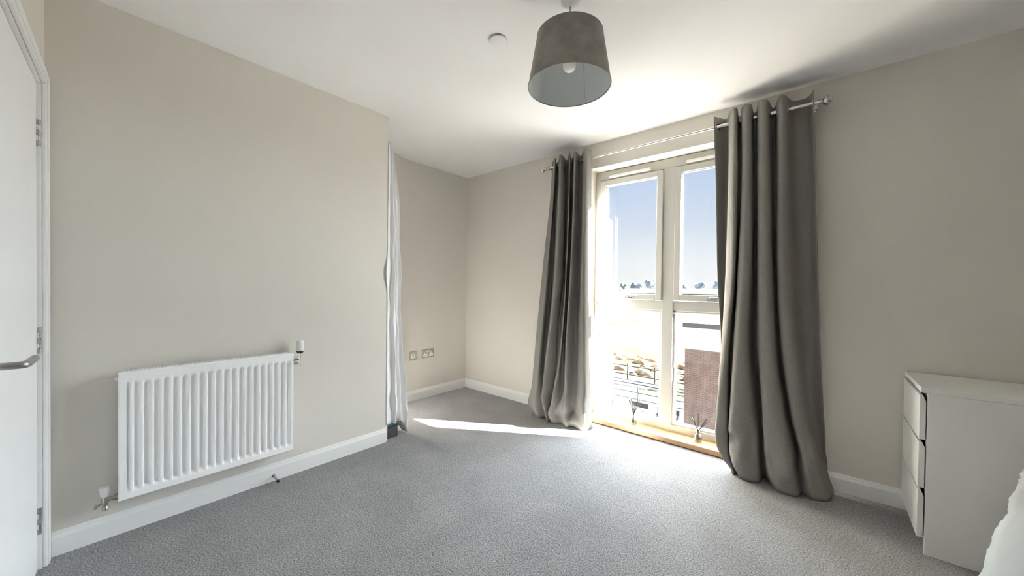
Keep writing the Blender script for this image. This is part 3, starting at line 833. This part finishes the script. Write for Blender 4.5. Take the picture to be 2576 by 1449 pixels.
# ------------------------------------------------------------------ chest of drawers
ch = thing("chest_of_drawers", (.58, 2.62, 0), "white three drawer chest standing against the window wall", "chest")
CX0, CX1, CY0, CY1 = .352, .822, 2.409, 2.830
obj("top", bx(BM(), .331, CX1, CY0 - .003, CY1 + .003, .716, .740, .0025), M["chest"], ch)
obj("side_panel", bx(BM(), CX0, CX1, CY0, CY0 + .022, 0, .7155, .0015), M["chest"], ch)
obj("side_panel", bx(BM(), CX0, CX1, CY1 - .022, CY1, 0, .7155, .0015), M["chest"], ch)
obj("back_panel", bx(BM(), CX1 - .008, CX1 - .002, CY0 + .022, CY1 - .022, .04, .715), M["chest"], ch)
obj("plinth", bx(BM(), CX0 + .02, CX0 + .036, CY0 + .0225, CY1 - .0225, .0, .066), M["chest"], ch)
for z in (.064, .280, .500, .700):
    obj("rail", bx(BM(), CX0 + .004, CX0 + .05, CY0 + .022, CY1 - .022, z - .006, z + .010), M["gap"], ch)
for z0, z1 in ((.508, .703), (.293, .496), (.072, .281)):
    bm = BM()
    x0, x1 = .3285, .3480
    prof = [(x0, z0), (x1, z0), (x1, z1 - .024), (x0 + .011, z1), (x0, z1)]
    a = [bm.verts.new((x, CY0 + .002, z)) for x, z in prof]
    b = [bm.verts.new((x, CY1 - .002, z)) for x, z in prof]
    for k in range(5): bm.faces.new((a[k], a[(k + 1) % 5], b[(k + 1) % 5], b[k]))
    bm.faces.new(a[::-1]); bm.faces.new(b)
    bmesh.ops.bevel(bm, geom=list(bm.edges), offset=.001, segments=1, affect="EDGES")
    dr = obj("drawer_front", bm, M["chest"], ch)
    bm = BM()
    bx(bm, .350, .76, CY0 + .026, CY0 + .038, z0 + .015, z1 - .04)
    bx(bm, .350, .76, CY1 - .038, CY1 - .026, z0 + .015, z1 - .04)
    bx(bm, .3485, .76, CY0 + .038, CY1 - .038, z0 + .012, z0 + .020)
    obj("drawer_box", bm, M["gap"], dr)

# ------------------------------------------------------------------ bed (only its duvet edge is in view)
bed = thing("bed", (.586, 2.315, 0), "white made bed whose duvet edge enters the lower right corner", "bed", rotz=math.atan2(-.953, -.303))
# local x runs along the foot edge towards the camera, local y into the bed
BL, BW = 1.34, 1.90
obj("base", bx(BM(), .05, BL - .05, .06, BW - .02, .10, .30, .01), M["divan"], bed, local=True)
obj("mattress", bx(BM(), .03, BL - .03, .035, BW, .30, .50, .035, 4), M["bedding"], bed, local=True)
for x in (.12, BL - .12):
    for y in (.14, BW - .12):
        obj("leg", lathe(BM(), [(0, 0), (.018, 0), (.024, .10), (0, .10)], (x, y, 0), (0, 0, 1), 16), M["dark"], bed, smooth="auto", local=True)
bm = BM()
nx_, ny_ = 60, 80
g = []
for i in range(nx_ + 1):
    row = []
    for j in range(ny_ + 1):
        u, v = i / nx_, j / ny_
        x, y = u * BL, v * (BW - .35)
        ed = min(y, x, BL - x)
        drop = .055 * math.exp(-(ed / .05) ** 1.3)
        nn = noise.noise(Vector((x * 5, y * 5, 1.7))) * .014 + noise.noise(Vector((x * 13, y * 9, 4.1))) * .006
        wob = noise.noise(Vector((x * 9, 2.2, 8.1))) * .007 + noise.noise(Vector((x * 30, 5.2, 1.1))) * .004
        row.append(bm.verts.new((x, y + wob * max(0, 1 - y / .15), .553 + nn - drop)))
    g.append(row)
for a, b in zip(g, g[1:]):
    for k in range(ny_):
        bm.faces.new((a[k], a[k + 1], b[k + 1], b[k]))
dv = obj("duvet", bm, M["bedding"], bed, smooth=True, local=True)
sm = dv.modifiers.new("loft", "SOLIDIFY"); sm.thickness = .038; sm.offset = -1
for k in range(2):
    bm = BM()
    r = bmesh.ops.create_icosphere(bm, subdivisions=4, radius=1.0)
    for v in bm.verts:
        c = v.co.copy()
        f = lambda a: math.copysign(abs(a) ** .55, a)
        v.co = Vector((.35 + .62 * k + f(c.x) * .27, BW - .20 + f(c.y) * .17, .585 + c.z * .07))
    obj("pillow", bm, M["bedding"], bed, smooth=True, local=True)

# ------------------------------------------------------------------ outside the window
GZ = -6.5
M["field"] = mat("dry_field", (0.050, 0.047, 0.031), 1.0, var=0.45, scale=0.14, spec=0.0)
M["pave"] = mat("pale_paving", (0.40, 0.393, 0.382), 0.9, var=0.05, scale=2, spec=0.1)
M["terra"] = mat("terracotta_paving", (0.06, 0.035, 0.025), 0.9, var=0.1, scale=4, spec=0.1)
M["brick"] = mat("red_brown_brick", (0.165, 0.118, 0.10), 0.9, var=0.22, scale=3.0, spec=0.1)
M["mortar"] = mat("pale_mortar", (0.25, 0.22, 0.20), 0.95, spec=0.1)
M["render"] = mat("cream_render", (0.42, 0.40, 0.36), 0.9, spec=0.1)
M["coping"] = mat("grey_coping", (0.045, 0.045, 0.047), 0.6)
M["scrub"] = mat("brown_scrub", (0.30, 0.235, 0.16), 1.0, var=0.35, scale=1.5, spec=0.0)
M["tree"] = mat("far_tree", (0.20, 0.24, 0.28), 1.0, var=0.2, scale=0.6, spec=0.0)  # distance haze is put into the pale blue crown colour
M["trunk"] = mat("bark", (0.12, 0.09, 0.07), 1.0, spec=0.0)
M["slate"] = mat("slate_roof", (0.09, 0.087, 0.098), 0.8, var=0.1, scale=1.0)
M["farwall"] = mat("far_wall", (0.10, 0.095, 0.09), 0.9)
M["redroof"] = mat("red_roof", (0.07, 0.04, 0.035), 0.9)
M["clear"] = glass_mat("shelter_glazing", (0.86, 0.90, 0.92), 0.10, 0.05)
M["alu"] = mat("grey_aluminium", (0.11, 0.115, 0.125), 0.45, metal=0.4)
M["postwood"] = mat("weathered_timber", (0.10, 0.09, 0.075), 0.9)
M["asphalt"] = mat("asphalt", (0.16, 0.16, 0.17), 0.95, spec=0.1)

S(box("ground", -260, 160, YO + .3, 420, GZ - 1, GZ, M["field"]), "pale dry field stretching away outside the window", "ground")
M["damper"] = mat("damper_grey", (0.11, 0.11, 0.11), 0.95, var=0.06, scale=3, spec=0.1)  # dark grey picked to weaken light bounced off the near ground
S(box("bounce_damper", -45, 35, YO + .35, 10.0, GZ, GZ + .02, M["damper"]), "unseen dark ground strip added below the window to dim the bounce", "bounce_damper")  # added strip out of view, keeps ground bounce off the ceiling
S(box("path", -45, 35, 10.0, 23.0, GZ, GZ + .03, M["pave"]), "pale concrete yard by the glazed shelter, unseen near part added for bounce", "path")  # paving by the shelter is in view; unseen near part added for bounce
S(box("path", -40, 30, 23.0, 23.8, GZ, GZ + .05, M["terra"]), "narrow terracotta strip beside the pale paving outside", "path")

# brick building with a rendered parapet
bd = thing("brick_building", (-1.5, 16, GZ), "red brick building with cream parapet seen outside by right curtain", "building")
bx0, bx1, by0 = -4.055, 3.0, 15.0
obj("core", bx(BM(), bx0 + .02, bx1, by0 + .02, by0 + 8, GZ, -1.13), M["mortar"], bd)
obj("parapet", bx(BM(), bx0 - .01, bx1 + .01, by0 - .01, by0 + 8, -1.13, -.30), M["render"], bd)
obj("coping", bx(BM(), bx0 - .08, bx1 + .08, by0 - .08, by0 + 8.05, -.31, -.13, .01), M["coping"], bd)
verts, faces = [], []
def qbox(x0, x1, y0, y1, z0, z1):
    b = len(verts)
    verts.extend([(x0, y0, z0), (x1, y0, z0), (x1, y1, z0), (x0, y1, z0), (x0, y0, z1), (x1, y0, z1), (x1, y1, z1), (x0, y1, z1)])
    faces.extend([(b, b + 1, b + 5, b + 4), (b + 1, b + 2, b + 6, b + 5), (b + 2, b + 3, b + 7, b + 6), (b + 3, b, b + 4, b + 7), (b + 4, b + 5, b + 6, b + 7), (b, b + 3, b + 2, b + 1)])
rows_ = int((-1.135 - GZ) / .075)
for r in range(rows_):
    z = -1.135 - (r + 1) * .075
    x = bx0 - (.112 if r % 2 else 0)
    while x < -1.6:
        xa, xb = max(x, bx0), x + .215
        if xb - xa > .03:
            d = random.uniform(-.002, .003)
            qbox(xa, xb, by0 - d, by0 + .03, z + .005, z + .070)
        x += .225
me = bpy.data.meshes.new("brick_courses")
off = Vector(bd.location)
me.from_pydata([tuple(Vector(v) - off) for v in verts], [], faces)
me.materials.append(M["brick"])
bo = bpy.data.objects.new("brick_courses", me); COL.objects.link(bo); bo.parent = bd
bo["kind"] = "stuff"
obj("rest_wall", bx(BM(), -1.6, bx1 - .02, by0 - .002, by0 + .03, GZ, -1.135), M["brick"], bd)

# glazed shelter with curved frames
sh_ = thing("glazed_shelter", (-7.8, 22.2, GZ), "glazed shelter with curved grey frames outside the window", "shelter")
sx0, sx1 = -10.1, -5.2
zg = GZ + .03
def arch_pts(x):
    pts = [(x, 21.7, zg), (x, 21.7, zg + 1.1)]
    for k in range(9):
        a = k / 8 * math.pi / 2
        pts.append((x, 21.7 - .85 + .85 * math.cos(a), zg + 1.25 + .95 * math.sin(a)))
    pts.append((x, 20.3, zg + 2.18))
    return pts
for k in range(4):
    x = sx0 + (sx1 - sx0) * k / 3
    obj("curved_frame", tube(BM(), arch_pts(x), .045, 8), M["alu"], sh_, smooth="auto")
for y, z in ((21.7, .9), (21.7, 1.3), (20.85, 2.2), (20.3, 2.18)):
    obj("rail", tube(BM(), [(sx0, y, zg + z), (sx1, y, zg + z)], .035, 8), M["alu"], sh_, smooth="auto")
for k in range(3):
    xa = sx0 + (sx1 - sx0) * k / 3 + .06
    xb = sx0 + (sx1 - sx0) * (k + 1) / 3 - .06
    bm = BM()
    a = [bm.verts.new((xa, p[1], p[2])) for p in arch_pts(0)[1:]]
    b = [bm.verts.new((xb, p[1], p[2])) for p in arch_pts(0)[1:]]
    for i in range(len(a) - 1): bm.faces.new((a[i], a[i + 1], b[i + 1], b[i]))
    g_ = obj("roof_panel", bm, M["clear"], sh_, smooth=True)
    so = g_.modifiers.new("thickness", "SOLIDIFY"); so.thickness = .01
    obj("back_panel", bx(BM(), xa, xb, 21.69, 21.71, zg + .15, zg + .88), M["clear"], sh_)
obj("end_panel", bx(BM(), sx0 - .01, sx0 + .01, 20.4, 21.65, zg + .2, zg + 1.9), M["clear"], sh_)
for k in range(2):
    x = -8.3 + 1.7 * k
    bt = thing("bench", (x, 21.2, zg), "dark bench under the shelter, " + ("left one" if k == 0 else "right one"), "bench", "benches under the shelter")
    obj("seat", bx(BM(), x - .6, x + .6, 21.0, 21.4, zg + .42, zg + .48, .01), M["coping"], bt)
    obj("backrest", bx(BM(), x - .6, x + .6, 21.36, 21.41, zg + .55, zg + .85, .01), M["coping"], bt)
    for dx in (-.5, .5):
        obj("leg", bx(BM(), x + dx - .03, x + dx + .03, 21.02, 21.41, zg, zg + .57, .005), M["coping"], bt)

# post and rail fence beyond the shelter
fn = thing("post_fence", (-15, 29, GZ), "pale post and rail fence crossing the field behind the shelter", "fence")
for k in range(16):
    x = -32 + 2.2 * k
    obj("post", bx(BM(), x - .06, x + .06, 28.94, 29.06, GZ - .02, GZ + 1.5, .01), M["postwood"], fn)
for z in (.55, 1.25):
    obj("rail", bx(BM(), -32.1, 1.1, 29.05, 29.09, GZ + z - .05, GZ + z + .05), M["postwood"], fn)

# rough brown scrub along the field edge
bm = BM()
for k in range(300):
    x = random.uniform(-45, 0); y = random.uniform(31.5, 40)
    r = random.uniform(.2, .6)
    g2 = bmesh.ops.create_icosphere(bm, subdivisions=2, radius=1.0)
    for v in g2["verts"]:
        f = 1 + noise.noise(v.co * 2.3 + Vector((x, y, 0))) * .5
        v.co = Vector((x + v.co.x * r * 1.5 * f, y + v.co.y * r * f, GZ + max(-.05, v.co.z * r * .8 * f)))
tag(obj("scrub", bm, M["scrub"], None, smooth=True), "low brown scrub along the near edge of the field", "scrub", kind="stuff")

# far terrace roofs and trees on the skyline
def far_block(x0, x1, y, zw, zr, label, roof="slate"):
    t = thing("terrace_block", ((x0 + x1) / 2, y, GZ), label, "building")
    obj("wall", bx(BM(), x0, x1, y, y + 9, GZ, zw), M["farwall"], t)
    bm = BM()
    a = [bm.verts.new(c) for c in ((x0 - .4, y - .5, zw - .1), (x0 - .4, y + 9.5, zw - .1), (x0 - .4, y + 4.5, zr))]
    b = [bm.verts.new(c) for c in ((x1 + .4, y - .5, zw - .1), (x1 + .4, y + 9.5, zw - .1), (x1 + .4, y + 4.5, zr))]
    for i in range(3): bm.faces.new((a[i], a[(i + 1) % 3], b[(i + 1) % 3], b[i]))
    bm.faces.new(a[::-1]); bm.faces.new(b)
    obj("roof", bm, M[roof], t)
    n = int((x1 - x0) / 5)
    for k in range(n):
        xx = x0 + (k + .5) * (x1 - x0) / n
        for z in (GZ + 1.2,):
            obj("window", bx(BM(), xx - .6, xx + .6, y - .05, y + .02, z, z + 1.2), M["coping"], t)
far_block(-84, -60, 190, -1.2, 1.0, "long low grey roofed terrace on the skyline beyond the field")
far_block(-56, -26, 186, -1.0, 1.3, "grey roofed terrace on the skyline right of the window mullion")
far_block(-75, -67, 214, 1.4, 4.0, "taller house with red roof behind the skyline terrace", "redroof")
def far_tree(x, y, h, r, i, label):
    t = thing("tree", (x, y, GZ), label, "tree", "trees on the skyline")
    obj("trunk", tube(BM(), [(x, y, GZ), (x + .1, y, GZ + h * .5), (x, y, GZ + h * .8)], .25, 6, radii=[.35, .25, .12]), M["trunk"], t)
    bm = BM()
    for k in range(9):
        cx, cy, cz = x + random.uniform(-r, r) * .7, y + random.uniform(-r, r) * .6, GZ + h - r * random.uniform(.6, 1.5)
        g3 = bmesh.ops.create_icosphere(bm, subdivisions=2, radius=1.0)
        rr = r * random.uniform(.35, .6)
        for v in g3["verts"]:
            v.co = Vector((cx, cy, cz)) + v.co * rr * (1 + .4 * noise.noise(v.co * 3 + Vector((x, k, 0))))
    obj("crown", bm, M["tree"], t)
far_tree(-91, 208, 10.8, 2.2, 0, "small round tree at the left end of the skyline")
far_tree(-82, 206, 12.2, 2.8, 1, "bushy tree left of the red roofed house")
far_tree(-74, 205, 13.4, 3.0, 2, "tall tree in front of the red roofed house")
far_tree(-66, 207, 13.0, 3.0, 3, "tree beside the window mullion, left sash")
far_tree(-57, 205, 11.0, 2.4, 4, "low tree beside the window mullion, right sash")
far_tree(-48.5, 206, 11.8, 2.6, 5, "middle tree of the right sash skyline")
far_tree(-40, 204, 12.4, 3.0, 6, "tree nearest the right curtain on the skyline")
